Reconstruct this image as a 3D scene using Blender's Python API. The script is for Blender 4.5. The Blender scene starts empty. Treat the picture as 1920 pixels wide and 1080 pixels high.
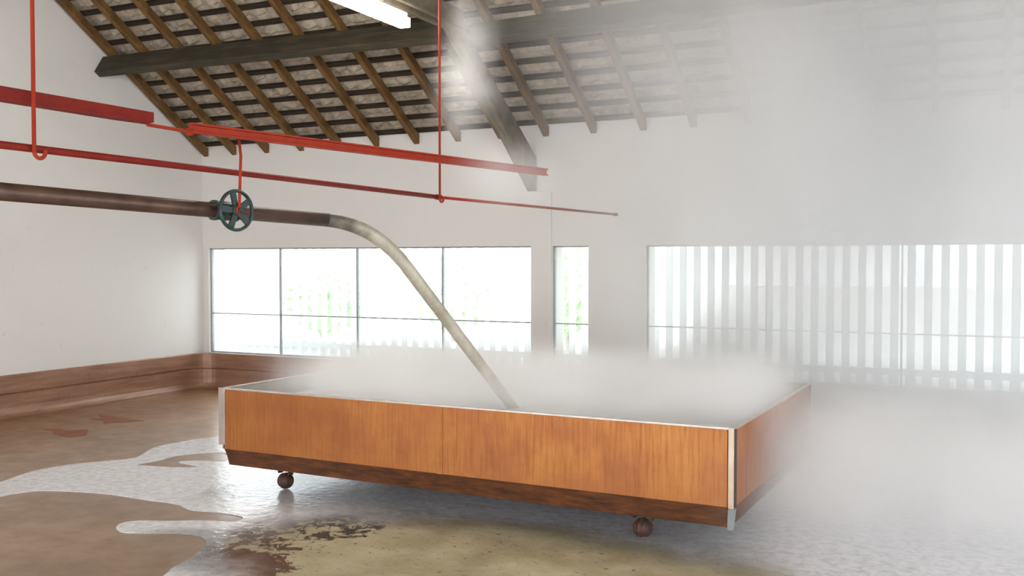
import bpy, bmesh, math, random
from mathutils import Vector, Matrix
random.seed(7)
SC = bpy.context.scene
COL = SC.collection
PI = math.pi

# ------------------------------------------------------------------ helpers
def link(o):
    COL.objects.link(o); return o

def tag(o, label=None, cat=None, group=None, kind=None):
    if label: o['label'] = label
    if cat: o['category'] = cat
    if group: o['group'] = group
    if kind: o['kind'] = kind
    return o

def empty(name, loc=(0, 0, 0), rz=0.0):
    o = bpy.data.objects.new(name, None)
    o.empty_display_size = .1
    o.location = loc; o.rotation_euler = (0, 0, rz)
    return link(o)

def obj(name, bm, mat, parent=None, smooth=False, bevel=0.0, seg=2):
    if bevel:
        bmesh.ops.bevel(bm, geom=[e for e in bm.edges], offset=bevel, segments=seg, affect='EDGES', profile=.7, clamp_overlap=True)
    bmesh.ops.recalc_face_normals(bm, faces=bm.faces)
    me = bpy.data.meshes.new(name)
    bm.to_mesh(me); bm.free()
    if smooth:
        for p in me.polygons: p.use_smooth = True
    if mat is not None: me.materials.append(mat)
    o = bpy.data.objects.new(name, me)
    if parent is not None: o.parent = parent
    return link(o)

def NB(): return bmesh.new()

def box(bm, x0, x1, y0, y1, z0, z1):
    vs = [bm.verts.new(p) for p in ((x0,y0,z0),(x1,y0,z0),(x1,y1,z0),(x0,y1,z0),(x0,y0,z1),(x1,y0,z1),(x1,y1,z1),(x0,y1,z1))]
    for f in ((0,3,2,1),(4,5,6,7),(0,1,5,4),(1,2,6,5),(2,3,7,6),(3,0,4,7)):
        bm.faces.new([vs[i] for i in f])
    return vs

def hexa(bm, pts):
    vs = [bm.verts.new(p) for p in pts]
    for f in ((0,3,2,1),(4,5,6,7),(0,1,5,4),(1,2,6,5),(2,3,7,6),(3,0,4,7)):
        bm.faces.new([vs[i] for i in f])

def prism(bm, loop, off):
    """closed loop of points extruded by the vector off"""
    off = Vector(off)
    a = [bm.verts.new(p) for p in loop]; b = [bm.verts.new(Vector(p)+off) for p in loop]
    n = len(a)
    bm.faces.new(a[::-1]); bm.faces.new(b)
    for i in range(n):
        bm.faces.new((a[i], a[(i+1) % n], b[(i+1) % n], b[i]))

def tube(bm, path, r, n=12, cap=True):
    path = [Vector(p) for p in path]
    rings = []
    up = Vector((0, 0, 1))
    prev = None
    for i, p in enumerate(path):
        t = (path[min(i+1, len(path)-1)] - path[max(i-1, 0)]).normalized()
        if prev is None:
            a = t.cross(up)
            if a.length < 1e-3: a = t.cross(Vector((1, 0, 0)))
            a.normalize()
        else:
            a = (prev - t*prev.dot(t)).normalized()
        prev = a
        b = t.cross(a)
        rr = r[i] if isinstance(r, (list, tuple)) else r
        rings.append([bm.verts.new(p + (a*math.cos(2*PI*k/n) + b*math.sin(2*PI*k/n))*rr) for k in range(n)])
    for i in range(len(rings)-1):
        for k in range(n):
            bm.faces.new((rings[i][k], rings[i][(k+1) % n], rings[i+1][(k+1) % n], rings[i+1][k]))
    if cap:
        bm.faces.new(rings[0][::-1]); bm.faces.new(rings[-1])

def lathe(bm, prof, n=32, mat=None):
    """profile [(r, h)] spun about Z, closed with caps"""
    rings = []
    for r, h in prof:
        rings.append([bm.verts.new((r*math.cos(2*PI*k/n), r*math.sin(2*PI*k/n), h)) for k in range(n)])
    for i in range(len(rings)-1):
        for k in range(n):
            bm.faces.new((rings[i][k], rings[i][(k+1) % n], rings[i+1][(k+1) % n], rings[i+1][k]))
    bm.faces.new(rings[0][::-1]); bm.faces.new(rings[-1])
    if mat is not None: bmesh.ops.transform(bm, matrix=mat, verts=bm.verts)

def torus(bm, R, r, n=40, m=10, a0=0.0, a1=2*PI, mat=None, squash=1.0):
    full = abs(a1-a0-2*PI) < 1e-6
    cnt = n if full else n+1
    rings = []
    for i in range(cnt):
        a = a0+(a1-a0)*i/n
        rings.append([bm.verts.new(((R+r*math.cos(2*PI*k/m))*math.cos(a), (R+r*math.cos(2*PI*k/m))*math.sin(a), r*squash*math.sin(2*PI*k/m))) for k in range(m)])
    for i in range(cnt if full else cnt-1):
        j = (i+1) % cnt
        for k in range(m):
            bm.faces.new((rings[i][k], rings[j][k], rings[j][(k+1) % m], rings[i][(k+1) % m]))
    if not full:
        bm.faces.new(rings[0]); bm.faces.new(rings[-1][::-1])
    vs = [v for r_ in rings for v in r_]
    if mat is not None: bmesh.ops.transform(bm, matrix=mat, verts=vs)

# ------------------------------------------------------------------ materials
def newmat(name):
    m = bpy.data.materials.new(name); m.use_nodes = True
    nt = m.node_tree; nt.nodes.clear()
    return m, nt

class G:
    """tiny node graph writer"""
    def __init__(s, nt): s.nt = nt
    def n(s, t, **kw):
        nd = s.nt.nodes.new(t)
        for k, v in kw.items():
            setattr(nd, k, v)
        return nd
    def put(s, sock, v):
        if v is None: return
        if hasattr(v, 'links') or isinstance(v, bpy.types.NodeSocket): s.nt.links.new(v, sock)
        else:
            if sock.type == 'RGBA' and len(v) == 3: v = (*v, 1)
            sock.default_value = v
    def coord(s, which='Object'): return s.n('ShaderNodeTexCoord').outputs[which]
    def mapping(s, v, scale=(1, 1, 1), loc=(0, 0, 0), rot=(0, 0, 0)):
        m = s.n('ShaderNodeMapping'); s.put(m.inputs['Vector'], v)
        m.inputs['Scale'].default_value = scale; m.inputs['Location'].default_value = loc; m.inputs['Rotation'].default_value = rot
        return m.outputs[0]
    def noise(s, v, scale=5, detail=4, rough=.55, dist=0.0, out='Fac'):
        m = s.n('ShaderNodeTexNoise'); s.put(m.inputs['Vector'], v)
        m.inputs['Scale'].default_value = scale; m.inputs['Detail'].default_value = detail
        m.inputs['Roughness'].default_value = rough; m.inputs['Distortion'].default_value = dist
        return m.outputs[out]
    def ramp(s, v, stops, interp='LINEAR'):
        m = s.n('ShaderNodeValToRGB'); s.put(m.inputs[0], v)
        cr = m.color_ramp; cr.interpolation = interp
        while len(cr.elements) < len(stops): cr.elements.new(.5)
        for e, (p, c) in zip(cr.elements, stops):
            e.position = p
            e.color = (*c, 1) if len(c) == 3 else c
        return m.outputs[0]
    def mix(s, f, a, b, mode='MIX'):
        m = s.n('ShaderNodeMix', data_type='RGBA', blend_type=mode)
        s.put(m.inputs[0], f); s.put(m.inputs[6], a); s.put(m.inputs[7], b)
        return m.outputs[2]
    def math(s, op, a, b=None, clamp=False):
        m = s.n('ShaderNodeMath', operation=op, use_clamp=clamp)
        s.put(m.inputs[0], a)
        if b is not None: s.put(m.inputs[1], b)
        return m.outputs[0]
    def mapr(s, v, a, b, c=0, d=1, smooth=True):
        m = s.n('ShaderNodeMapRange', interpolation_type='SMOOTHSTEP' if smooth else 'LINEAR', clamp=True)if smooth else s.n('ShaderNodeMapRange')
        s.put(m.inputs[0], v)
        for i, x in zip((1, 2, 3, 4), (a, b, c, d)): m.inputs[i].default_value = x
        return m.outputs[0]
    def bump(s, h, strength=.3, dist=.02):
        m = s.n('ShaderNodeBump'); s.put(m.inputs['Height'], h)
        m.inputs['Strength'].default_value = strength; m.inputs['Distance'].default_value = dist
        return m.outputs[0]
    def bsdf(s, col, rough=.6, metal=0.0, normal=None, spec=.5, ior=None, coat=0.0):
        p = s.n('ShaderNodeBsdfPrincipled')
        s.put(p.inputs['Base Color'], col); s.put(p.inputs['Roughness'], rough); s.put(p.inputs['Metallic'], metal)
        s.put(p.inputs['Specular IOR Level'], spec)
        if ior: p.inputs['IOR'].default_value = ior
        if normal is not None: s.put(p.inputs['Normal'], normal)
        if coat:
            s.put(p.inputs['Coat Weight'], coat); p.inputs['Coat Roughness'].default_value = .22
        return p.outputs[0]
    def out(s, sh, vol=None):
        o = s.n('ShaderNodeOutputMaterial')
        if sh is not None: s.nt.links.new(sh, o.inputs['Surface'])
        if vol is not None: s.nt.links.new(vol, o.inputs['Volume'])

def simple(name, c1, c2, scale=6, rough=.6, metal=0.0, bump=.1, stretch=(1, 1, 1), spec=.5, bdist=.005):
    m, nt = newmat(name); g = G(nt)
    v = g.mapping(g.coord(), stretch)
    f = g.noise(v, scale, 5, .6)
    col = g.ramp(f, [(.3, c1), (.7, c2)])
    nrm = g.bump(g.noise(v, scale*4, 3), bump, bdist) if bump else None
    g.out(g.bsdf(col, rough, metal, nrm, spec))
    return m

M = {}
def build_mats():
    # white limewashed wall
    m, nt = newmat('limewash'); g = G(nt); v = g.coord()
    f = g.noise(v, .7, 5, .6); f2 = g.noise(v, 9, 4, .6)
    c = g.mix(g.mapr(f, .45, .8, 0, .5), (.81, .785, .755), (.73, .70, .665))
    c = g.mix(g.mapr(f2, .64, .74, 0, .22), c, (.52, .49, .46))
    g.out(g.bsdf(c, .85, 0, g.bump(g.noise(v, 14, 5), .12, .01), .3)); M['wall'] = m
    # brown floor plates
    m, nt = newmat('brown_floor'); g = G(nt); v = g.coord()
    f = g.noise(v, .9, 6, .62, .4); f2 = g.noise(v, 5.5, 6, .65)
    f3 = g.noise(g.mapping(v, (14, 1.5, 1), rot=(0, 0, .6)), 3, 4, .6)
    c = g.ramp(f, [(.3, (.25, .130, .056)), (.52, (.35, .195, .088)), (.72, (.45, .27, .130))])
    c = g.mix(g.mapr(f2, .45, .75, 0, .5), c, (.27, .165, .095))
    c = g.mix(g.mapr(f3, .66, .74, 0, .25), c, (.34, .24, .15))
    r = g.mapr(f2, .3, .7, .34, .48)
    g.out(g.bsdf(c, r, .6, g.bump(f2, .08, .01), .6, None, .5)); M['floor'] = m
    # copper sheet of the tank
    m, nt = newmat('orange_copper'); g = G(nt); v = g.coord()
    streak = g.noise(g.mapping(v, (1, 1, .05)), 62, 4, .65)
    blot = g.noise(v, 2.6, 5, .6)
    c = g.ramp(blot, [(.3, (.34, .115, .038)), (.5, (.43, .155, .042)), (.7, (.50, .21, .052))])
    c = g.mix(g.mapr(streak, .42, .72, 0, .5), c, (.31, .095, .03))
    c = g.mix(g.mapr(g.noise(v, 9, 6, .7), .58, .78, 0, .5), c, (.26, .085, .03))
    g.out(g.bsdf(c, g.mapr(streak, .3, .7, .38, .55), .45, g.bump(streak, .06, .004), .4)); M['copper'] = m
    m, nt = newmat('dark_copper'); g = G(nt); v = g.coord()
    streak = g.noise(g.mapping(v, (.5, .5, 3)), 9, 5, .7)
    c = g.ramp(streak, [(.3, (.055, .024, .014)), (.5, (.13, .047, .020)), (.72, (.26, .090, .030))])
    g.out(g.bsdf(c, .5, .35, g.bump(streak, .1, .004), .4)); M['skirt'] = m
    # copper of the kerb round the floor
    m, nt = newmat('kerb_copper'); g = G(nt); v = g.coord()
    f = g.noise(g.mapping(v, (.5, .5, 4)), 4, 6, .7)
    c = g.ramp(f, [(.3, (.25, .122, .070)), (.5, (.34, .18, .112)), (.72, (.44, .255, .17))])
    c = g.mix(g.mapr(g.noise(v, 16, 5, .7), .58, .72, 0, .5), c, (.10, .04, .025))
    g.out(g.bsdf(c, .36, .2, g.bump(f, .1, .006), .5)); M['kerb'] = m
    M['brass'] = simple('pale_copper_strip', (.50, .36, .24), (.66, .52, .40), 8, .4, .5, .05)
    M['zinc'] = simple('grey_metal', (.33, .38, .40), (.46, .51, .53), 10, .45, .5, .05)
    M['gap'] = simple('dark_joint', (.03, .022, .018), (.05, .035, .03), 10, .7, 0, .05)
    M['rim'] = simple('worn_rim', (.45, .40, .36), (.62, .56, .50), 12, .35, .6, .05)
    M['inner'] = simple('tinned_inside', (.36, .34, .31), (.50, .48, .45), 3, .35, .5, .05)
    M['wheel'] = simple('rusty_iron', (.05, .028, .022), (.16, .07, .045), 22, .6, .3, .3)
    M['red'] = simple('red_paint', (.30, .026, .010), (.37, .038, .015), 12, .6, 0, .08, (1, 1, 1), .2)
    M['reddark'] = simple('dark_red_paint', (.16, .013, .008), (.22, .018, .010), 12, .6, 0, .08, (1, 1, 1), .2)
    M['pipe'] = simple('brown_pipe', (.055, .030, .022), (.135, .072, .048), 7, .42, .4, .15, (1, 1, 1))
    m, nt = newmat('pale_lower_pipe'); g = G(nt); v = g.coord()
    sep = g.n('ShaderNodeSeparateXYZ'); nt.links.new(v, sep.inputs[0])
    f = g.noise(v, 6, 5, .65)
    c = g.ramp(f, [(.3, (.36, .32, .235)), (.55, (.50, .46, .37)), (.75, (.60, .56, .48))])
    t = g.math('ADD', sep.outputs[1], g.math('MULTIPLY', g.math('SUBTRACT', f, .5), .35))
    c = g.mix(g.mapr(t, 1.84, 2.18, 1, 0), c, g.ramp(f, [(.35, (.075, .045, .032)), (.7, (.13, .14, .11))]))  # dark at the start of the bend, paler further down
    g.out(g.bsdf(c, .5, .15, g.bump(f, .1, .004), .4)); M['spout'] = m
    M['green'] = simple('green_black_iron', (.012, .030, .028), (.045, .075, .070), 14, .5, .3, .2)
    # timbers
    def wood(name, c1, c2, c3, st=(5, 1.2, 1.2)):
        m, nt = newmat(name); g = G(nt); v = g.coord()
        f = g.noise(g.mapping(v, st), 5, 5, .65); f2 = g.noise(v, 3, 4)
        c = g.ramp(f, [(.3, c1), (.5, c2), (.75, c3)])
        c = g.mix(g.mapr(f2, .45, .7, 0, .5), c, c1)
        g.out(g.bsdf(c, .75, 0, g.bump(f, .25, .006), .25)); return m
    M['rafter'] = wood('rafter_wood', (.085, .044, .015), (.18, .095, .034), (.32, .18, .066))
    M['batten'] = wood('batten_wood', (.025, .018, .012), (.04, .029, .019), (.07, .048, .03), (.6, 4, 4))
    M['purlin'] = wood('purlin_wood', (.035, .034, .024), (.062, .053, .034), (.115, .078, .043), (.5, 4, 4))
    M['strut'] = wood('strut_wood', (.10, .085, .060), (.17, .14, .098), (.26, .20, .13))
    # underside of the tiles
    m, nt = newmat('tile_underside'); g = G(nt); v = g.coord()
    f = g.noise(v, 7, 6, .7, .5); f2 = g.noise(v, 30, 5, .7)
    c = g.ramp(f, [(.28, (.22, .16, .11)), (.46, (.50, .42, .32)), (.7, (.68, .59, .47))])
    c = g.mix(g.mapr(f2, .55, .7, 0, .45), c, (.30, .22, .16))
    g.out(g.bsdf(c, .9, 0, g.bump(f2, .3, .01), .2)); M['tile'] = m
    # water with froth
    m, nt = newmat('frothy_wort'); g = G(nt); v = g.coord()
    sep = g.n('ShaderNodeSeparateXYZ'); nt.links.new(v, sep.inputs[0])
    wob = g.noise(v, 1.3, 4, .6)
    def blob(cx, cy, rx, ry):
        a = g.math('DIVIDE', g.math('SUBTRACT', sep.outputs[0], cx), rx)
        b = g.math('DIVIDE', g.math('SUBTRACT', sep.outputs[1], cy), ry)
        d = g.math('SQRT', g.math('ADD', g.math('MULTIPLY', a, a), g.math('MULTIPLY', b, b)))
        d = g.math('ADD', d, g.math('MULTIPLY', g.math('SUBTRACT', wob, .5), .9))
        return g.mapr(d, .7, 1.15, 1, 0)
    zone = blob(-2.30, 4.42, 1.75, 1.0)
    gap = g.math('ADD', g.math('MULTIPLY', g.math('MAXIMUM', blob(-3.72, 4.80, .62, .50), blob(-3.72, 4.38, .36, .42)), .165), g.math('MULTIPLY', blob(-3.5, 3.95, .32, .25), .30))
    hole = g.noise(g.mapping(v, (1.0, 1.0, 1)), 10.5, 8, .74, .6)
    thr_ = g.math('SUBTRACT', g.math('ADD', hole, g.math('MULTIPLY', zone, .12)), gap)
    keep = g.math('MULTIPLY', g.mapr(thr_, .43, .47, 0, 1), g.mapr(g.noise(g.mapping(v, (1, 1.6, 1)), 19, 6, .7, .5), .34, .41, .25, 1))
    foam = g.math('MULTIPLY', zone, keep)
    fine = g.noise(v, 45, 5, .7)
    fcol = g.ramp(g.noise(v, 3.2, 5, .6), [(.3, (.36, .315, .19)), (.5, (.48, .43, .28)), (.7, (.60, .55, .39))])
    fcol = g.mix(g.mapr(fine, .55, .75, 0, .45), fcol, (.22, .175, .10))
    # whitish film over the rest: froth plus bright reflections painted into the colour
    film = g.mapr(g.noise(v, 17, 6, .75, .3), .33, .60, .72, 1)
    lf = g.math('MULTIPLY', film, g.math('SUBTRACT', 1.0, g.math('MULTIPLY', zone, .92)))
    lf = g.math('MULTIPLY', lf, g.math('SUBTRACT', 1.0, g.math('MULTIPLY', blob(-3.95, 4.1, .5, .45), .5)))
    wcol = g.mix(foam, g.mix(lf, (.036, .020, .011), (.82, .83, .87)), fcol)
    rough = g.mix(foam, g.mix(lf, (.05,)*3, (.20,)*3), (.55,)*3)
    rip = g.noise(g.mapping(v, (1, 1, 1)), 16, 4, .6, .3)
    rip2 = g.math('ADD', rip, g.math('MULTIPLY', g.noise(v, 4, 3), .8))
    g.out(g.bsdf(wcol, rough, 0, g.bump(rip2, .16, .02), .5, 1.34)); M['wort'] = m
    M['stain'] = simple('wet_rust', (.20, .058, .016), (.29, .088, .026), 9, .6, 0, .05)
    m, nt = newmat('tank_liquid'); g = G(nt); v = g.coord()
    g.out(g.bsdf(g.ramp(g.noise(v, 4, 5), [(.3, (.74, .74, .75)), (.7, (.84, .84, .85))]), .5, 0, g.bump(g.noise(v, 9, 4), .2, .02), .5, 1.34)); M['liquid'] = m
    # glass
    m, nt = newmat('window_glass'); g = G(nt)
    tr = g.n('ShaderNodeBsdfTransparent'); tr.inputs[0].default_value = (.97, .985, .98, 1)
    gl = g.n('ShaderNodeBsdfGlossy'); gl.inputs['Roughness'].default_value = .02
    fr = g.n('ShaderNodeFresnel'); fr.inputs[0].default_value = 1.2
    mx = g.n('ShaderNodeMixShader'); nt.links.new(fr.outputs[0], mx.inputs[0]); nt.links.new(tr.outputs[0], mx.inputs[1]); nt.links.new(gl.outputs[0], mx.inputs[2])
    g.out(mx.outputs[0]); M['glass'] = m
    M['steel'] = simple('grey_steel_bars', (.30, .32, .32), (.42, .44, .44), 12, .5, .3, .05)
    m, nt = newmat('white_plastic_slats'); g = G(nt)
    df = g.bsdf((.82, .84, .85), .6); tl = g.n('ShaderNodeBsdfTranslucent'); tl.inputs[0].default_value = (.90, .93, .94, 1)
    mx = g.n('ShaderNodeMixShader'); mx.inputs[0].default_value = .50; nt.links.new(df, mx.inputs[1]); nt.links.new(tl.outputs[0], mx.inputs[2])
    g.out(mx.outputs[0]); M['slat'] = m
    M['ground'] = simple('pale_gravel', (.52, .52, .48), (.66, .66, .62), 2, .9, 0, .1)
    m, nt = newmat('pale_leaf'); g = G(nt)
    lc = g.ramp(g.noise(g.coord(), 6, 4), [(.3, (.46, .62, .42)), (.7, (.66, .78, .58))])
    df = g.bsdf(lc, .7); tl = g.n('ShaderNodeBsdfTranslucent'); nt.links.new(lc, tl.inputs[0])
    mx = g.n('ShaderNodeMixShader'); mx.inputs[0].default_value = .5; nt.links.new(df, mx.inputs[1]); nt.links.new(tl.outputs[0], mx.inputs[2])
    g.out(mx.outputs[0]); M['leaf'] = m
    M['bark'] = simple('grey_bark', (.40, .37, .32), (.52, .48, .42), 8, .9, 0, .2)
    M['lampbody'] = simple('lamp_white', (.70, .70, .68), (.78, .78, .76), 6, .5, 0, 0)
    m, nt = newmat('lamp_tube'); g = G(nt)
    e = g.n('ShaderNodeEmission'); e.inputs[0].default_value = (1, .97, .88, 1); e.inputs[1].default_value = 14
    g.out(e.outputs[0]); M['tube'] = m
build_mats()

# ------------------------------------------------------------------ key dimensions (metres)
XL = -8.98          # left wall inner face
YB = 9.56           # back wall inner face
XR = 6.0            # right end of the built bay
YF = -2.0           # front end of the built bay
SL = .66            # roof slope
ZE = 2.91           # underside of the rafters at the back wall
RD = .105           # vertical depth of a rafter
YR = 2.4            # ridge
def zr(y): return ZE + SL*(YB - y)      # underside of rafters
nrm = Vector((0, SL, 1)).normalized()   # outward normal of the back slope
slo = Vector((0, -1, SL)).normalized()  # up the slope

# ------------------------------------------------------------------ setting
bm = NB(); box(bm, XL-.3, XR, YF, YB+.3, -.2, 0)
tag(obj('floor', bm, M['floor']), kind='structure')

bm = NB()       # gable wall on the left
pts = [(XL, YF, 0), (XL, YB+.3, 0), (XL, YB+.3, 3.2), (XL, YR, zr(YR)+.42), (XL, YF, zr(YR)+.42-SL*(YR-YF))]
prism(bm, pts, (-.3, 0, 0))
tag(obj('wall_left', bm, M['wall']), kind='structure')

W = [(-8.89, -4.375), (-4.135, -3.725), (-3.10, 2.92)]
ZS, ZH = .432, 1.755
bm = NB()       # back wall with three openings
ztop = 3.06
xs = [XL] + [x for w in W for x in w] + [XR]
for i in range(0, len(xs), 2):
    box(bm, xs[i], xs[i+1], YB, YB+.3, 0, ztop)
for a, b in W:
    box(bm, a, b, YB, YB+.3, 0, ZS)
    box(bm, a, b, YB, YB+.3, ZH, ztop)
bmesh.ops.remove_doubles(bm, verts=bm.verts, dist=1e-4)
seen = {}
for f in list(bm.faces):
    k = tuple(sorted(v.index for v in f.verts)) if False else tuple(sorted((round(v.co.x, 3), round(v.co.y, 3), round(v.co.z, 3)) for v in f.verts))
    if k in seen:
        seen[k].append(f)
    else: seen[k] = [f]
dead = [f for fs in seen.values() if len(fs) > 1 for f in fs]
bmesh.ops.delete(bm, geom=dead, context='FACES')
tag(obj('wall_back', bm, M['wall']), kind='structure')

bm = NB()       # unseen front end: header added over a wide opening to dim the roof
box(bm, XL-.3, XR+.3, YF-.3, YF, 2.55, zr(YR)+.42-SL*(YR-YF))
box(bm, XL-.3, XL+.5, YF-.3, YF, 0, 2.55); box(bm, XR-.4, XR+.3, YF-.3, YF, 0, 2.55)
tag(obj('wall_front_added', bm, M['wall']), kind='structure')
bm = NB()       # unseen right end: gable added to cut high daylight, open side below
prism(bm, [(XR, YF, 2.9), (XR, YB+.3, 2.9), (XR, YB+.3, 3.2), (XR, YR, zr(YR)+.42), (XR, YF, zr(YR)+.42-SL*(YR-YF))], (.3, 0, 0))
box(bm, XR, XR+.3, YB-.6, YB+.3, 0, 2.9)
box(bm, XR, XR+.3, YF, YF+.5, 0, 2.9)
tag(obj('wall_right_added', bm, M['wall']), kind='structure')

bm = NB(); box(bm, -4.375, -4.138, YB-.022, YB-.0005, ZS+.005, 2.33)
tag(obj('trim_1', bm, M['wall'], bevel=.004), kind='structure')

# ceiling: underside of the roof tiles, one skin over the back slope and a plain skin over the front slope
bm = NB()
L = (YB+.28-YR)/abs(slo.y)
rows, cols = 210, 300
off0 = RD + .060
grid = []
rnd = random.Random(3)
jit = [[rnd.uniform(-.5, .5) for _ in range(80)] for _ in range(80)]
for j in range(rows+1):
    s = L*j/rows
    row = []
    for i in range(cols+1):
        x = XL + (XR-XL)*i/cols
        ci = x/.225; c = ci - math.floor(ci)
        rj = (s+.055)/.222; r = rj - math.floor(rj)
        k = jit[int(math.floor(ci)) % 80][int(math.floor(rj)) % 80]
        h = .028*r + .024*math.sin(PI*c) + .012*k*math.sin(PI*r) + .008*math.sin(9*c+7*r+k*6)
        p = Vector((x, YB+.28, zr(YB+.28))) + slo*s + Vector((0, 0, off0 + h))
        row.append(bm.verts.new(p))
    grid.append(row)
for j in range(rows):
    for i in range(cols):
        bm.faces.new((grid[j][i], grid[j][i+1], grid[j+1][i+1], grid[j+1][i]))
zt = zr(YR)+off0+.03
hexa(bm, [(XL, YF, zt-SL*(YR-YF)), (XR, YF, zt-SL*(YR-YF)), (XR, YR, zt), (XL, YR, zt),
          (XL, YF, zt-SL*(YR-YF)+.06), (XR, YF, zt-SL*(YR-YF)+.06), (XR, YR, zt+.06), (XL, YR, zt+.06)])
hexa(bm, [(XL, YB+.28, zr(YB+.28)+off0+.1), (XR, YB+.28, zr(YB+.28)+off0+.1), (XR, YR, zt+.08), (XL, YR, zt+.08),
          (XL, YB+.28, zr(YB+.28)+off0+.16), (XR, YB+.28, zr(YB+.28)+off0+.16), (XR, YR, zt+.14), (XL, YR, zt+.14)])
tag(obj('ceiling', bm, M['tile'], smooth=False), kind='structure')

# kerb of copper sheet round the floor: cove, lower board, seam, upper board
def kerb(name, path):
    # path: list of (point, outward unit vector pointing into the room)
    prof = [(.075, 0), (.045, .008), (.02, .03), (.006, .06), (.0, .10), (.0, .232), (.004, .238), (-.012, .242), (-.012, .250), (.006, .254), (.008, .30), (.006, .424), (.002, .432), (-.03, .432), (-.03, .0)]
    bm = NB(); rings = []
    for p, n in path:
        p = Vector((*p, 0)); n = Vector((*n, 0))
        rings.append([bm.verts.new(p + n*a + Vector((0, 0, h))) for a, h in prof])
    m = len(prof)
    for i in range(len(rings)-1):
        for k in range(m):
            bm.faces.new((rings[i][k], rings[i][(k+1) % m], rings[i+1][(k+1) % m], rings[i+1][k]))
    bm.faces.new(rings[0]); bm.faces.new(rings[-1][::-1])
    return tag(obj(name, bm, M['kerb']), kind='structure')
KX, KY, KR = -8.945, 9.50, .27
kerb('baseboard_left', [((KX, YF), (1, 0)), ((KX, 3.0), (1, 0)), ((KX, KY-KR), (1, 0))])
arc = []
for i in range(9):
    a = PI - (PI/2)*i/8
    arc.append(((KX+KR+KR*math.cos(a), KY-KR+KR*math.sin(a)), (-math.cos(a), -math.sin(a))))
kerb('baseboard_back', arc + [((XR, KY), (0, -1))])
bm = NB(); box(bm, XL, XR, YB-.04, YB-.0005, .33, .425)
for a in (0,):
    pass
bm.free()

# windows: steel frame, one pane mesh each
mull = [[-7.79, -6.655, -5.50], [], [-1.90, -.68, .52, 1.72]]
for i, (a, b) in enumerate(W):
    w = empty('window_%d' % (i+1), ((a+b)/2, YB+.06, ZS)); tag(w, kind='structure')
    cx = (a+b)/2
    bm = NB(); t = .0075
    def bar(x0, x1, z0, z1, d=.02): box(bm, x0-cx, x1-cx, -d, d, z0-ZS, z1-ZS)
    bar(a, a+2*t, ZS, ZH); bar(b-2*t, b, ZS, ZH); bar(a, b, ZS, ZS+2*t); bar(a, b, ZH-2*t, ZH)
    for x in mull[i]: bar(x-t, x+t, ZS, ZH, .018)
    bar(a, b, .93-.006, .93+.006, .014)
    obj('window_frame', bm, M['steel'], w)
    bm = NB(); box(bm, a-cx+.004, b-cx-.004, -.003, .003, .004, ZH-ZS-.004)
    obj('pane', bm, M['glass'], w)

# ------------------------------------------------------------------ outdoors, seen through the panes
bm = NB(); box(bm, -60, 50, YB+.3, 70, -.35, -.15)
tag(obj('ground_outside', bm, M['ground']), kind='structure')

def slat_screen(a, b, label, skip):
    root = empty('slat_screen', ((a+b)/2, YB+.42, 0)); tag(root, label, 'screen', 'white slat screens outside the windows')
    cx = (a+b)/2
    bm = NB(); n = int((b-a)/.147)
    for k in range(n+1):
        x = a + .147*k + .03
        if skip and skip[0] < x < skip[1]: continue
        box(bm, x-cx-.036, x-cx+.036, -.012, .012, .575, 1.95)
    obj('slats', bm, M['slat'], root)
    bm = NB(); box(bm, a-cx, b-cx, -.05, .05, .51, .575); obj('rail', bm, M['slat'], root, bevel=.004)
    bm = NB()
    for k in range(n+1):
        x = a + .147*k + .03
        box(bm, x-cx-.045, x-cx+.045, -.03, .03, -.15, .51)
    obj('baluster', bm, M['slat'], root)
    bm = NB(); box(bm, a-cx, b-cx, -.05, .05, 1.95, 2.03); obj('head_rail', bm, M['slat'], root, bevel=.004)
slat_screen(-9.2, -4.30, 'white slat screen outside the wide window beside the gable wall', (-9.3, -7.86))
slat_screen(-4.25, -3.62, 'short white slat screen outside the narrow window', None)
slat_screen(-3.3, 3.1, 'long white slat screen outside the wide window behind the steam', None)

def shrub(x, y, r, h, label):
    root = empty('shrub', (x, y, -.15)); tag(root, label, 'shrub', 'pale shrubs in the garden outside')
    rn = random.Random(int(x*10))
    bm = NB()
    for k in range(5):
        a = rn.uniform(0, 6.28)
        tube(bm, [(0, 0, 0), (math.cos(a)*r*.2, math.sin(a)*r*.2, h*.3), (math.cos(a)*r*.4, math.sin(a)*r*.4, h*.6)], [.05, .035, .02], 6)
    obj('stem', bm, M['bark'], root)
    bm = NB()
    for k in range(900):
        u = rn.uniform(-1, 1); a = rn.uniform(0, 6.28); q = rn.uniform(.6, 1)**.5
        c = Vector((math.cos(a)*math.sqrt(1-u*u)*r*q, math.sin(a)*math.sqrt(1-u*u)*r*q, h*.58 + u*h*.42*q))
        d1 = Vector((rn.uniform(-1, 1), rn.uniform(-1, 1), rn.uniform(-1, 1))).normalized(); d2 = d1.orthogonal().normalized()
        s = rn.uniform(.07, .15)
        bm.faces.new([bm.verts.new(c+d1*s), bm.verts.new(c+d2*s*.5), bm.verts.new(c-d1*s), bm.verts.new(c-d2*s*.5)])
    obj('foliage', bm, M['leaf'], root)
shrub(-12.6, 17.0, .9, 1.5, 'rounded shrub in the garden seen through the second bay of the left window')
shrub(-10.3, 18.5, 1.1, 1.9, 'taller shrub in the garden behind the third bay of the left window')
shrub(-7.2, 17.5, .9, 2.2, 'shrub in the garden behind the right end of the left window')

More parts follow.
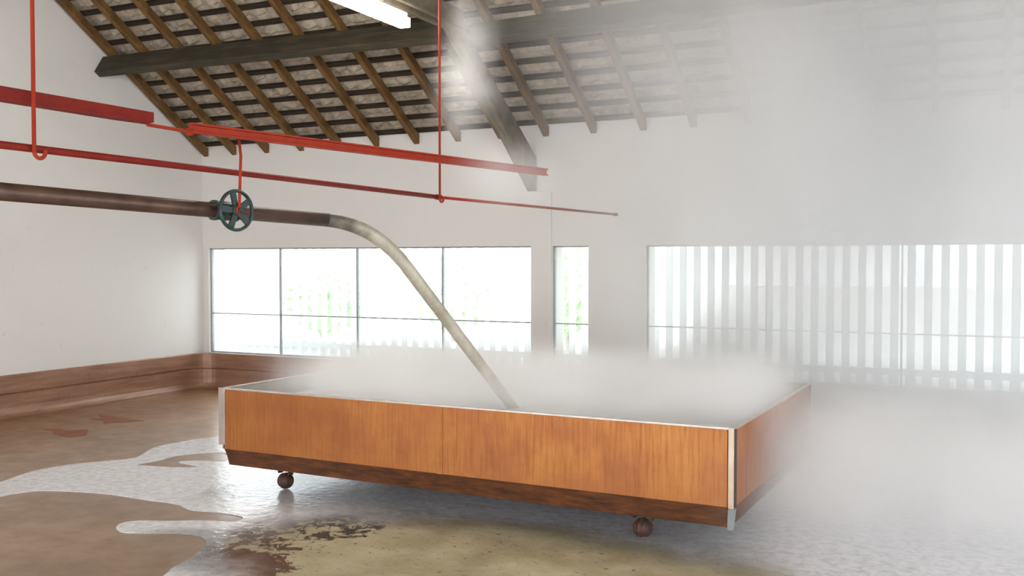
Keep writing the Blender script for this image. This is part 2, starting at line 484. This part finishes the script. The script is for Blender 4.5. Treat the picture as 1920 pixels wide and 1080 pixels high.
# ------------------------------------------------------------------ roof timbers
ordn = ['first', 'second', 'third', 'fourth', 'fifth', 'sixth', 'seventh', 'eighth', 'ninth', 'tenth', 'eleventh', 'twelfth', 'thirteenth', 'fourteenth', 'fifteenth', 'sixteenth', 'seventeenth', 'eighteenth', 'nineteenth', 'twentieth', 'twenty-first', 'twenty-second', 'twenty-third', 'twenty-fourth']
RX = [-8.905, -8.45, -7.935, -7.41, -6.87, -6.335, -5.80, -5.265, -4.735, -4.205, -3.665, -3.13, -2.61, -2.065, -1.50, -.96, -.41, .15, .69, 1.23]
rw = .034
bm = NB()
y0, y1 = YB-.004, YR+.1
hexa(bm, [(-rw, y0-YB, zr(y0)-ZE), (rw, y0-YB, zr(y0)-ZE), (rw, y1-YB, zr(y1)-ZE), (-rw, y1-YB, zr(y1)-ZE),
          (-rw, y0-YB, zr(y0)-ZE+RD), (rw, y0-YB, zr(y0)-ZE+RD), (rw, y1-YB, zr(y1)-ZE+RD), (-rw, y1-YB, zr(y1)-ZE+RD)])
r0 = obj('rafter', bm, M['rafter'], bevel=.004, seg=1)
for i, x in enumerate(RX):
    o = r0 if i == 0 else link(r0.copy())
    o.location = (x, YB, ZE)
    tail = 'counted from the white gable wall'
    lab = 'brown wooden rafter under the tiles, %s %s' % (ordn[i], tail)
    if i == 0: lab = 'brown wooden rafter lying against the white gable wall'
    if i == 8: lab = 'brown wooden rafter running close beside the heavy diagonal strut'
    tag(o, lab, 'rafter', 'rafters under the tiled roof')

bm = NB()
bw = .026
a = slo*bw; d = nrm*.032
pl = [-a, a, a+d, -a+d]
prism(bm, [Vector((XL+.004, 0, 0))+p for p in pl], (XR-XL-.01, 0, 0))
b0 = obj('batten', bm, M['batten'])
base = Vector((0, YB-.052, zr(YB-.052)+RD+.002))
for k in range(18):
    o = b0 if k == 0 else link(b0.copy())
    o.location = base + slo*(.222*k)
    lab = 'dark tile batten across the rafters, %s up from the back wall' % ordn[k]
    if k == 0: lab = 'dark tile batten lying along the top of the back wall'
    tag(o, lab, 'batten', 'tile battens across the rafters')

# purlins: rectangular timbers square to the slope
def purlin(x0, x1, zb0, zb1, h, w, label):
    bm = NB()
    loops = []
    for x, zb in ((x0, zb0), (x1, zb1)):
        p = Vector((x, 7.885, zb))
        loops.append([p - slo*(-0.0), p + slo*w*0 - slo*w, p - slo*w + nrm*h, p + nrm*h])
    vs = [[bm.verts.new(q) for q in l] for l in loops]
    bm.faces.new(vs[0]); bm.faces.new(vs[1][::-1])
    for k in range(4): bm.faces.new((vs[0][k], vs[0][(k+1) % 4], vs[1][(k+1) % 4], vs[1][k]))
    return tag(obj('purlin', bm, M['purlin'], bevel=.006, seg=1), label, 'purlin', 'purlins under the rafters')
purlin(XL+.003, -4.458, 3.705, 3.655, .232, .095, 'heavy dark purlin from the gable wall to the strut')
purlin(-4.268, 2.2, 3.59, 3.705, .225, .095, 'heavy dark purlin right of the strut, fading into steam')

# principal strut from the wall up to the purlin
SX0, SX1 = -4.415, -4.31
bm = NB()
yb = YB-.0225
prism(bm, [(SX0, yb, 2.335), (SX0, 8.0, 3.50), (SX0, 7.55, 3.80), (SX0, 7.68, 3.885), (SX0, 8.06, 3.65), (SX0, yb, 2.70)], (SX1-SX0, 0, 0))
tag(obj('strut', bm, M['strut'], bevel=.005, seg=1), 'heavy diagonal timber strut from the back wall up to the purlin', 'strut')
def collar(x0, x1, label):
    bm = NB(); box(bm, x0, x1, 2.6, 7.86, 3.70, 3.86)
    tag(obj('tie_beam', bm, M['strut'], bevel=.004, seg=1), label, 'beam', 'paired planks of the tie beam')
collar(-4.3095, -4.27, 'tie beam plank on the right flank of the strut, above the lamp')
collar(-4.455, -4.4155, 'tie beam plank on the left flank of the strut, nearer the lamp')

# ------------------------------------------------------------------ fluorescent lamp
lamp = empty('fluorescent_lamp', (-4.23, 6.80, 3.49)); tag(lamp, 'glowing white fluorescent lamp hanging under the roof', 'lamp')
bm = NB(); box(bm, -.032, .032, -1.48, -.02, .058, .10); obj('housing', bm, M['lampbody'], lamp, bevel=.006)
bm = NB(); box(bm, -.047, .047, -1.5, 0, -.018, .058); obj('diffuser', bm, M['tube'], lamp, bevel=.012)
for y in (-.3, -1.2):
    bm = NB(); tube(bm, [(0, y, .10), (0, y, zr(6.80+y)-3.49-.003)], .006, 8); obj('suspension_rod', bm, M['steel'], lamp)

# ------------------------------------------------------------------ red steelwork
def ibeam(name, p0, p1, h, w, t, label, mat, group=None):
    p0 = Vector(p0); p1 = Vector(p1)
    d = p1-p0; ang = math.atan2(-d.x, d.y)
    root = empty(name, p0, ang); tag(root, label, 'beam', group)
    Lb = d.length
    for nm, bx in (('web', (-t/2, t/2, -h/2+t, h/2-t)), ('flange', (-w/2, w/2, h/2-t, h/2)), ('flange', (-w/2, w/2, -h/2, -h/2+t))):
        bm = NB(); box(bm, bx[0], bx[1], 0, Lb, bx[2], bx[3]); obj(nm, bm, mat, root, bevel=.0015, seg=1)
    return root
bz = 2.274
# near beam: a closed channel box, its lower lip cut back at the far end
near = empty('steel_beam', (-3.66, 1.2, bz), math.atan2(-.035, 2.3)); tag(near, 'deep red steel beam entering from the camera side, ending above the pipe', 'beam', 'red crane rail beams')
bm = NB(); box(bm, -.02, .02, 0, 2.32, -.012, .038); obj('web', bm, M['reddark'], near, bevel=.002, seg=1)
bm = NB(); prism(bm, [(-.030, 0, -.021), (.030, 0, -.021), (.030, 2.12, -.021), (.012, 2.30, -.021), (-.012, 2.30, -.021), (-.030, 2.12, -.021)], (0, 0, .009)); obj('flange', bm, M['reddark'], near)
far0, far1 = Vector((-3.625, 3.775, bz-.004)), Vector((-3.01, 6.845, bz-.004))
far = ibeam('steel_beam', far0, far1, .052, .040, .010, 'long red steel beam running on towards the strut and the back wall', M['red'], 'red crane rail beams')
bm = NB()
conn = empty('connecting_bar', (-3.63, 3.50, bz-.022)); tag(conn, 'short red bar joining the two red steel beams end to end', 'bar')
bm = NB(); tube(bm, [(.0, .0, 0), (.006, .30, -.002)], .009, 10); obj('bar', bm, M['red'], conn)
bm = NB(); tube(bm, [(.0045, .262, -.002), (.0045, .286, -.002)], .02, 6); obj('nut', bm, M['red'], conn)

# lower red pipe, thinner beyond the far hanger
PR0, PRm, PR1 = Vector((-3.60, 1.2, 2.07)), Vector((-3.66, 6.335, 2.07)), Vector((-3.40, 9.50, 2.07))
rp = empty('red_pipe', PR0); tag(rp, 'thin red pipe running below the red beams to the back wall', 'pipe')
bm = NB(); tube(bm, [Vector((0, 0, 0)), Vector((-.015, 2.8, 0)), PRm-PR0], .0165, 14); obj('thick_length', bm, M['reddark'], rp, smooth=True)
bm = NB(); tube(bm, [PRm-PR0, PR1-PR0], .0115, 12); obj('thin_length', bm, M['red'], rp, smooth=True)
bm = NB(); tube(bm, [PRm-PR0+Vector((0, -.03, 0)), PRm-PR0+Vector((0, .03, 0))], .021, 14); obj('coupling', bm, M['red'], rp)
bm = NB(); tube(bm, [PR1-PR0+Vector((-.003, -.03, 0)), PR1-PR0+Vector((0, .012, 0))], .017, 12); obj('end_cap', bm, M['gap'], rp)

# hanger rods
def rod(x, y, z0, z1, r, label, hook=True, side=1):
    root = empty('hanger_rod', (x, y, z0)); tag(root, label, 'rod', 'red hanger rods')
    bm = NB(); tube(bm, [(0, 0, 0), (0, 0, z1-z0)], r, 10); obj('shaft', bm, M['red'], root, smooth=True)
    if hook:
        bm = NB()
        pth = []
        R = .027
        for k in range(13):
            a = PI + PI*1.12*k/12
            pth.append((0, side*(R + R*math.cos(a)), R*math.sin(a)))
        tube(bm, pth, r, 8); obj('hook', bm, M['red'], root, smooth=True)
    return root
rod(-3.574, 2.83, 2.055, 7.2, .0085, 'nearest red hanger rod, hooked under the thin red pipe', True)
rod(-3.628, 6.30, 2.06, zr(6.30)+.06, .0085, 'tall red hanger rod beside the strut, holding the thin red pipe', True)

# ------------------------------------------------------------------ brown pipe with valve
PP = [(-3.73, 2.786, 1.89), (-3.432, 4.639, 1.835), (-3.331, 4.987, 1.821), (-3.204, 5.151, 1.564), (-2.838, 6.039, 0.517)]
A, B, Cn, D1, D2 = [Vector(p) for p in PP]
pr_ = .039
wp = empty('wort_pipe', A); tag(wp, 'brown copper pipe bending down into the steaming tank', 'pipe')
d0 = (B-A).normalized()
bm = NB(); tube(bm, [d0*-1.3, (B-A)*.5, B-A], pr_, 24); obj('straight_length', bm, M['pipe'], wp, smooth=True)
bm = NB(); pth = []
for k in range(15):
    t = k/14
    pth.append((B*(1-t)**2 + Cn*2*t*(1-t) + D1*t*t) - A)
pth += [D1-A+(D2-D1)*.35, D1-A+(D2-D1)*.7, D2-A]
rr = [pr_*(1+.06*math.sin(PI*min(1, k/14))) for k in range(15)] + [pr_*.98, pr_*.95, pr_*.92]
tube(bm, pth, rr, 24); obj('spout', bm, M['spout'], wp, smooth=True)['label'] = 'pale lower length of the pipe'
vc = (B-A)*.618
vb = NB(); lathe(vb, [(.03, -.075), (.052, -.072), (.052, -.055), (.046, -.05), (.050, 0), (.046, .05), (.052, .055), (.052, .072), (.03, .075)], 24,
    Matrix.Translation(vc) @ d0.to_track_quat('Z', 'Y').to_matrix().to_4x4())
valve = obj('valve_body', vb, M['green'], wp, smooth=False)
ax = Vector((.985, -.17, 0)).normalized()
qx = ax.to_track_quat('Z', 'Y').to_matrix().to_4x4()
bm = NB(); lathe(bm, [(.012, .03), (.034, .035), (.03, .06), (.018, .064), (.014, .13), (.009, .135)], 16, Matrix.Translation(vc) @ qx); obj('stem', bm, M['green'], valve)
bm = NB()
torus(bm, .1, .0085, 48, 10, squash=1.35)
lathe(bm, [(.012, -.016), (.027, -.012), (.027, .012), (.014, .018)], 20)
for k in range(5):
    a = 2*PI*k/5 + .55
    c, s = math.cos(a), math.sin(a)
    def P(r, w, z): return (c*r - s*w, s*r + c*w, z)
    hexa(bm, [P(.02, -.014, -.005), P(.098, -.017, -.005), P(.098, .017, -.005), P(.02, .014, -.005), P(.02, -.014, .005), P(.098, -.017, .005), P(.098, .017, .005), P(.02, .014, .005)])
bmesh.ops.transform(bm, matrix=Matrix.Translation(vc + ax*.095) @ qx, verts=bm.verts)
obj('hand_wheel', bm, M['green'], valve)
hb = A + vc + ax*.118 + Vector((0, 0, .011)); ht = Vector((-3.55, 4.05, 2.238))
hr = empty('hanger_rod', hb); tag(hr, 'short red hanger rod from the beam down to the valve', 'rod', 'red hanger rods')
hv = ht - hb
hm = NB(); tube(hm, [(0, 0, 0), hv*.75 + Vector((.012, 0, 0)), hv], .0075, 10); obj('shaft', hm, M['red'], hr, smooth=True)
hm = NB(); torus(hm, .016, .0055, 20, 8, mat=Matrix.Translation((0, 0, -.011)) @ qx); obj('ring', hm, M['red'], hr)
bm = NB(); lathe(bm, [(.006, .124), (.012, .126), (.012, .138), (.006, .140)], 6, Matrix.Translation(vc) @ qx); obj('nut', bm, M['green'], valve)

# ------------------------------------------------------------------ the copper tank on wheels
TW, TL, TZ, TB = 3.554, 2.10, .722, .193
tank = empty('cooling_tank', (-4.72, 5.19, 0), -.0279); tag(tank, 'wide orange copper tank on small iron wheels, full of steam', 'tank')
zf = .305     # fold line between panel and skirt
th = .012
def panel(x0, x1, label=None):
    bm = NB(); box(bm, x0, x1, 0, th, zf, TZ-.006); o = obj('front_panel', bm, M['copper'], tank, bevel=.002, seg=1)
    return o
panel(.030, 1.755); panel(1.750, TW-.036)
bm = NB(); box(bm, 1.735, 1.775, -.003, .002, zf, TZ-.004); obj('seam_strip', bm, M['copper'], tank)
bm = NB(); box(bm, .03, TW-.03, TL-th, TL, zf, TZ-.006); obj('back_panel', bm, M['copper'], tank, bevel=.002, seg=1)
bm = NB(); box(bm, TW-th, TW, .006, TL-.006, zf, TZ-.006); obj('side_panel', bm, M['copper'], tank, bevel=.002, seg=1)
bm = NB(); box(bm, 0, th, .006, TL-.006, zf, TZ-.006); obj('side_panel', bm, M['copper'], tank, bevel=.002, seg=1)
si = .028
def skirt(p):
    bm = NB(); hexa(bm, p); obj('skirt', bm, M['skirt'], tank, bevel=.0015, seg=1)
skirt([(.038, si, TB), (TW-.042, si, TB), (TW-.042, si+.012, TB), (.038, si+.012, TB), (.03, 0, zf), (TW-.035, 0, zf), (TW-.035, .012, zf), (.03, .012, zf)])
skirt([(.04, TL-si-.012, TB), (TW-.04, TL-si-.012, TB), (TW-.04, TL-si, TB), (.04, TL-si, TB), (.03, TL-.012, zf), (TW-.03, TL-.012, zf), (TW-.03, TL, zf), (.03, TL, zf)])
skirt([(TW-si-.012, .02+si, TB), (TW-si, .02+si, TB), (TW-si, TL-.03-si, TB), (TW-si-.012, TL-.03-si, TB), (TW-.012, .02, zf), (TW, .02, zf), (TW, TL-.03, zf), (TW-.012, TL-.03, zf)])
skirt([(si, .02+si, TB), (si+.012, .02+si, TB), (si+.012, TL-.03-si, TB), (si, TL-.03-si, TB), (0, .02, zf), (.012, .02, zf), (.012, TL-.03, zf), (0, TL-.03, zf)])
bm = NB(); box(bm, .02+si, TW-.02-si, .02+si, TL-.02-si, TB+.004, TB+.03); obj('bottom_plate', bm, M['skirt'], tank)
# corner angles: pale strip, dark joint, grey foot bracket
def angle(cx, cy, sx, sy):
    bm = NB()
    x1 = cx + sx*.030; y1 = cy + sy*.040
    box(bm, min(cx, x1), max(cx, x1), min(cy-sy*.006, cy+sy*.004), max(cy-sy*.006, cy+sy*.004), .30, TZ)
    obj('corner_strip', bm, M['brass'], tank, bevel=.0015, seg=1)
    bm = NB(); box(bm, min(cx-sx*.004, cx+sx*.008), max(cx-sx*.004, cx+sx*.008), min(cy, y1), max(cy, y1), .31, TZ-.002)
    obj('corner_joint', bm, M['gap'], tank)
    bm = NB()
    w = .036
    pts = []
    for z, ins, ww in ((TB-.012, si, .028), (.30, -.006, w)):
        xa, xb = cx + sx*(ins*.6-.004), cx + sx*(ins*.6-.004+ww)
        ya, yb2 = cy + sy*(ins-.010), cy + sy*(ins+.03)
        xa, xb = min(xa, xb), max(xa, xb); ya, yb2 = min(ya, yb2), max(ya, yb2)
        pts += [(xa, ya, z), (xb, ya, z), (xb, yb2, z), (xa, yb2, z)]
    hexa(bm, pts); obj('corner_bracket', bm, M['zinc'], tank, bevel=.002, seg=1)
for cx, cy, sx, sy in ((TW, 0, -1, 1), (0, TL, 1, -1), (TW, TL, -1, -1)): angle(cx, cy, sx, sy)
bm = NB(); box(bm, -.024, .030, -.006, .006, .335, TZ+.004); obj('corner_strip', bm, M['rim'], tank, bevel=.0015, seg=1)
bm = NB(); box(bm, -.012, .0, .006, .05, .335, TZ-.002); obj('corner_joint', bm, M['gap'], tank)
# rolled top rim
bm = NB()
for x0, x1, y0, y1 in ((.0, TW, -.004, .014), (.0, TW, TL-.014, TL+.004), (-.004, .014, .014, TL-.014), (TW-.014, TW+.004, .014, TL-.014)):
    box(bm, x0, x1, y0, y1, TZ-.006, TZ+.004)
obj('rim', bm, M['rim'], tank)
# lining
bm = NB()
for x0, x1, y0, y1 in ((.014, TW-.014, th+.001, th+.004), (.014, TW-.014, TL-th-.004, TL-th-.001), (th+.001, th+.004, .02, TL-.02), (TW-th-.004, TW-th-.001, .02, TL-.02)):
    box(bm, x0, x1, y0, y1, zf, TZ-.008)
obj('lining', bm, M['inner'], tank)
# wheels
for (x, y) in ((.325, .275), (2.955, .28), (.325, TL-.275), (2.955, TL-.28)):
    fk = NB()
    box(fk, x-.066, x+.066, y-.045, y+.045, .175, TB+.006)
    for s in (-1, 1):
        vs = box(fk, -.006, .006, -.018, .018, -.052, .03)
        rot = Matrix.Translation((x, y, .11)) @ Matrix.Rotation(-.25, 4, 'Z') @ Matrix.Translation((0, 0, .052)) @ Matrix.Translation((s*.060, 0, 0))
        bmesh.ops.transform(fk, matrix=rot, verts=vs)
    cas = obj('caster', fk, M['wheel'], tank)
    bm = NB()
    wr = .0575
    prof = [(math.sqrt(max(wr*wr - h*h, 1e-6))*(.90 if abs(abs(h)-.017) < .004 else 1), h) for h in (-.052, -.047, -.038, -.028, -.0205, -.019, -.015, -.0135, 0, .0135, .015, .019, .0205, .028, .038, .047, .052)]
    lathe(bm, prof, 28, Matrix.Translation((x, y, .062)) @ Matrix.Rotation(-.25, 4, 'Z') @ Matrix.Rotation(PI/2, 4, 'Y'))
    obj('wheel', bm, M['wheel'], cas)
bm = NB(); box(bm, .02, TW-.02, .02, TL-.02, -.003, .003)
lq = obj('hot_liquid', bm, M['liquid']); lq.location = (-4.72, 5.19, .60); lq.rotation_euler = (0, 0, -.0279)
tag(lq, 'hot pale liquid filling the copper tank, under the steam', 'liquid')

# ------------------------------------------------------------------ puddle and stains
def flat(name, loops, z, t, mat):
    cu = bpy.data.curves.new(name, 'CURVE'); cu.dimensions = '2D'; cu.fill_mode = 'BOTH'; cu.extrude = t/2
    for lp, smooth in loops:
        n = len(lp)
        pts = []
        if smooth:
            for i in range(n):      # Catmull-Rom through the outline
                p0, p1, p2, p3 = [Vector((*lp[(i+k-1) % n], 0)) for k in range(4)]
                for s in range(6):
                    u = s/6
                    pts.append(.5*((2*p1) + (p2-p0)*u + (2*p0-5*p1+4*p2-p3)*u*u + (3*p1-p0-3*p2+p3)*u**3))
        else: pts = [Vector((*p, 0)) for p in lp]
        sp = cu.splines.new('POLY'); sp.points.add(len(pts)-1); sp.use_cyclic_u = True
        for q, p in zip(sp.points, pts): q.co = (p.x, p.y, 0, 1)
    tmp = bpy.data.objects.new(name+'_outline', cu); link(tmp)
    dg = bpy.context.evaluated_depsgraph_get(); dg.update()
    me = bpy.data.meshes.new_from_object(tmp.evaluated_get(dg))
    bpy.data.objects.remove(tmp)
    me.materials.clear(); me.materials.append(mat)
    o = bpy.data.objects.new(name, me); o.location = (0, 0, z); return link(o)
outl = [(-6.6, 4.0), (-6.38, 4.49), (-6.38, 4.73), (-6.48, 5.07), (-6.44, 5.37), (-6.29, 5.6), (-6.19, 5.81), (-6.37, 6.18), (-6.36, 6.52), (-6.23, 6.87), (-5.7, 7.5), (-4.3, 8.3), (-2.8, 8.95), (-1.4, 9.26), (.3, 9.33), (1.8, 9.34), (3.4, 9.34), (4.8, 9.32), (5.5, 8.9), (5.6, 7.5), (5.65, 5.0), (5.65, 2.6), (5.6, .4), (5.3, -.9), (4.0, -1.2), (2.4, -1.3), (.5, -1.3), (-1.2, -1.2), (-2.2, -.8), (-2.7, .4), (-3.1, 1.6), (-3.45, 2.8),
        (-3.72, 3.64), (-3.78, 3.77), (-3.82, 3.93), (-3.89, 4.12), (-3.98, 4.24), (-4.1, 4.3), (-4.25, 4.28), (-4.51, 4.17), (-4.62, 4.19), (-4.68, 4.24), (-4.71, 4.31), (-4.66, 4.39), (-4.45, 4.49), (-4.31, 4.57), (-4.12, 4.63), (-4.15, 4.74), (-4.34, 4.76), (-4.56, 4.73), (-4.76, 4.8), (-5.04, 4.8), (-5.44, 4.8), (-5.84, 4.7), (-5.97, 4.55), (-6.1, 4.1)]
isl = [(-5.96, 5.61), (-5.92, 5.8), (-5.93, 5.99), (-5.79, 6.2), (-5.64, 6.25), (-5.42, 6.0), (-5.65, 5.93), (-5.73, 5.81), (-5.48, 5.75), (-5.61, 5.66), (-5.79, 5.62)]
tag(flat('puddle', [(outl, True), (isl, True)], .0025, .004, M['wort']), 'wide puddle of frothy water spreading under and around the tank', 'puddle', kind='stuff')
s1 = [(-8.16, 7.05), (-8.05, 7.12), (-8.26, 7.26), (-8.05, 7.26), (-7.78, 7.22), (-7.54, 7.2), (-7.66, 7.03), (-7.78, 6.9), (-7.92, 7.02)]
s2 = [(-8.03, 6.41), (-7.94, 6.52), (-7.80, 6.47), (-7.62, 6.58), (-7.4, 6.37), (-7.45, 6.22), (-7.62, 6.25), (-7.77, 6.31), (-7.86, 6.40)]
tag(flat('floor_stain', [(s1, False)], .001, .002, M['stain']), 'rust-brown wet stain on the floor, nearer the back corner', 'stain', 'rusty stains on the dry floor')
tag(flat('floor_stain', [(s2, False)], .001, .002, M['stain']), 'rust-brown wet stain on the floor, nearer the gable wall and camera', 'stain', 'rusty stains on the dry floor')

# ------------------------------------------------------------------ steam
def steam(label, loc, half, dens, ns=2.0, edge=(0, 0, 0), thr=(.35, .65), rot=0.0, vbias=0.0, shape='box', seed=0.0, pw=1.0):
    """a soft cloud: scattering only, thinning to nothing inside its bounds"""
    m, nt = newmat('steam_cloud'); g = G(nt)
    v = g.coord()
    mp = g.mapping(v, tuple(1/h for h in half))
    sep = g.n('ShaderNodeSeparateXYZ'); nt.links.new(mp, sep.inputs[0])
    ab = [g.math('ABSOLUTE', sep.outputs[i]) for i in range(3)]
    if shape == 'box':
        fs = [g.mapr(a, e, 1.0, 1, 0) for a, e in zip(ab, edge)]
        fall = g.math('MULTIPLY', g.math('MULTIPLY', fs[0], fs[1]), fs[2])
    else:
        ln = g.n('ShaderNodeVectorMath', operation='LENGTH'); nt.links.new(mp, ln.inputs[0])
        fall = g.mapr(ln.outputs['Value'], edge[0], 1.0, 1, 0)
    n1 = g.noise(g.mapping(v, (1, 1, .8), (seed, seed*.7, 0)), ns, 3, .55, .6)
    nn = g.mapr(g.math('ADD', n1, g.math('MULTIPLY', g.math('SUBTRACT', fall, .5), .25)), thr[0], thr[1], 0, 1)
    d = g.math('MULTIPLY', g.math('MULTIPLY', fall, nn), dens)
    s = g.n('ShaderNodeVolumeScatter'); s.inputs['Color'].default_value = (.998, .998, .999, 1)
    s.inputs['Anisotropy'].default_value = -.1
    nt.links.new(d, s.inputs['Density'])
    g.out(None, s.outputs[0])
    bm = NB()
    if shape == 'box': box(bm, -half[0], half[0], -half[1], half[1], -half[2], half[2])
    else:
        bmesh.ops.create_icosphere(bm, subdivisions=3, radius=1.02)
        bmesh.ops.scale(bm, vec=half, verts=bm.verts)
    o = obj('steam', bm, m); o.location = loc; o.rotation_euler = (0, 0, rot)
    return tag(o, label, 'steam', None, 'stuff')
steam('low bank of white steam rolling over the open tank', (-2.88, 6.32, .74), (1.90, 1.05, .33), 4.8, 2.3, (.82, .40, .0), (.20, .66))
steam('broad white haze of steam hanging before the back wall on the right', (.1, 7.9, 2.35), (4.2, 1.6, 2.55), 1.35, .7, (.20, .3, .5), (.16, .72), seed=3.1)
steam('dense white column of steam climbing to the roof', (-1.45, 8.0, 2.6), (1.35, 1.2, 2.7), 2.4, .9, (.0,), (.14, .74), shape='ball', seed=8.4)
steam('rounded puff of steam behind the back right corner of the tank', (-1.95, 8.35, .75), (1.05, .85, .70), 2.4, 1.7, (.1,), (.22, .54), shape='ball', seed=2.2)
steam('thin grey wisp of steam curling along the diagonal strut', (-3.72, 6.9, 3.1), (.40, .55, 1.0), 1.9, 2.6, (.0,), (.30, .72), shape='ball', seed=1.3)
steam('faint veil of steam round the far end of the red beam', (-3.05, 6.3, 2.2), (.36, .95, .36), 1.5, 2.0, (.0,), (.2, .6), shape='ball', seed=6.3)
steam('low white mist drifting over the wet floor right of the tank', (.15, 7.05, .38), (2.25, 2.35, .54), 3.2, .9, (.35, .3, .1), (.16, .60), seed=5.0)

# ------------------------------------------------------------------ light, camera
w = bpy.data.worlds.new('overcast'); SC.world = w; w.use_nodes = True
bg = w.node_tree.nodes['Background']
bg.inputs[0].default_value = (.91, .955, 1.0, 1); bg.inputs[1].default_value = 1.0

cam = bpy.data.cameras.new('camera'); co = bpy.data.objects.new('camera', cam); link(co)
cam.sensor_width = 36; cam.lens = 36*1839.5/1920
cam.clip_start = .05; cam.clip_end = 300
co.location = (0, 0, 1.6)
co.rotation_euler = (PI/2 - math.atan(51.4853/1839.5), 0, .4492)
SC.camera = co
vs_ = SC.view_settings
vs_.view_transform = 'Standard'; vs_.look = 'None'; vs_.gamma = 1; vs_.use_curve_mapping = False
vs_.exposure = 2.32
cy = SC.cycles
cy.volume_bounces = 4; cy.volume_step_rate = 4; cy.volume_max_steps = 128; cy.adaptive_threshold = .05; cy.max_bounces = 10; cy.diffuse_bounces = 4; cy.transparent_max_bounces = 16
cy.use_denoising = True
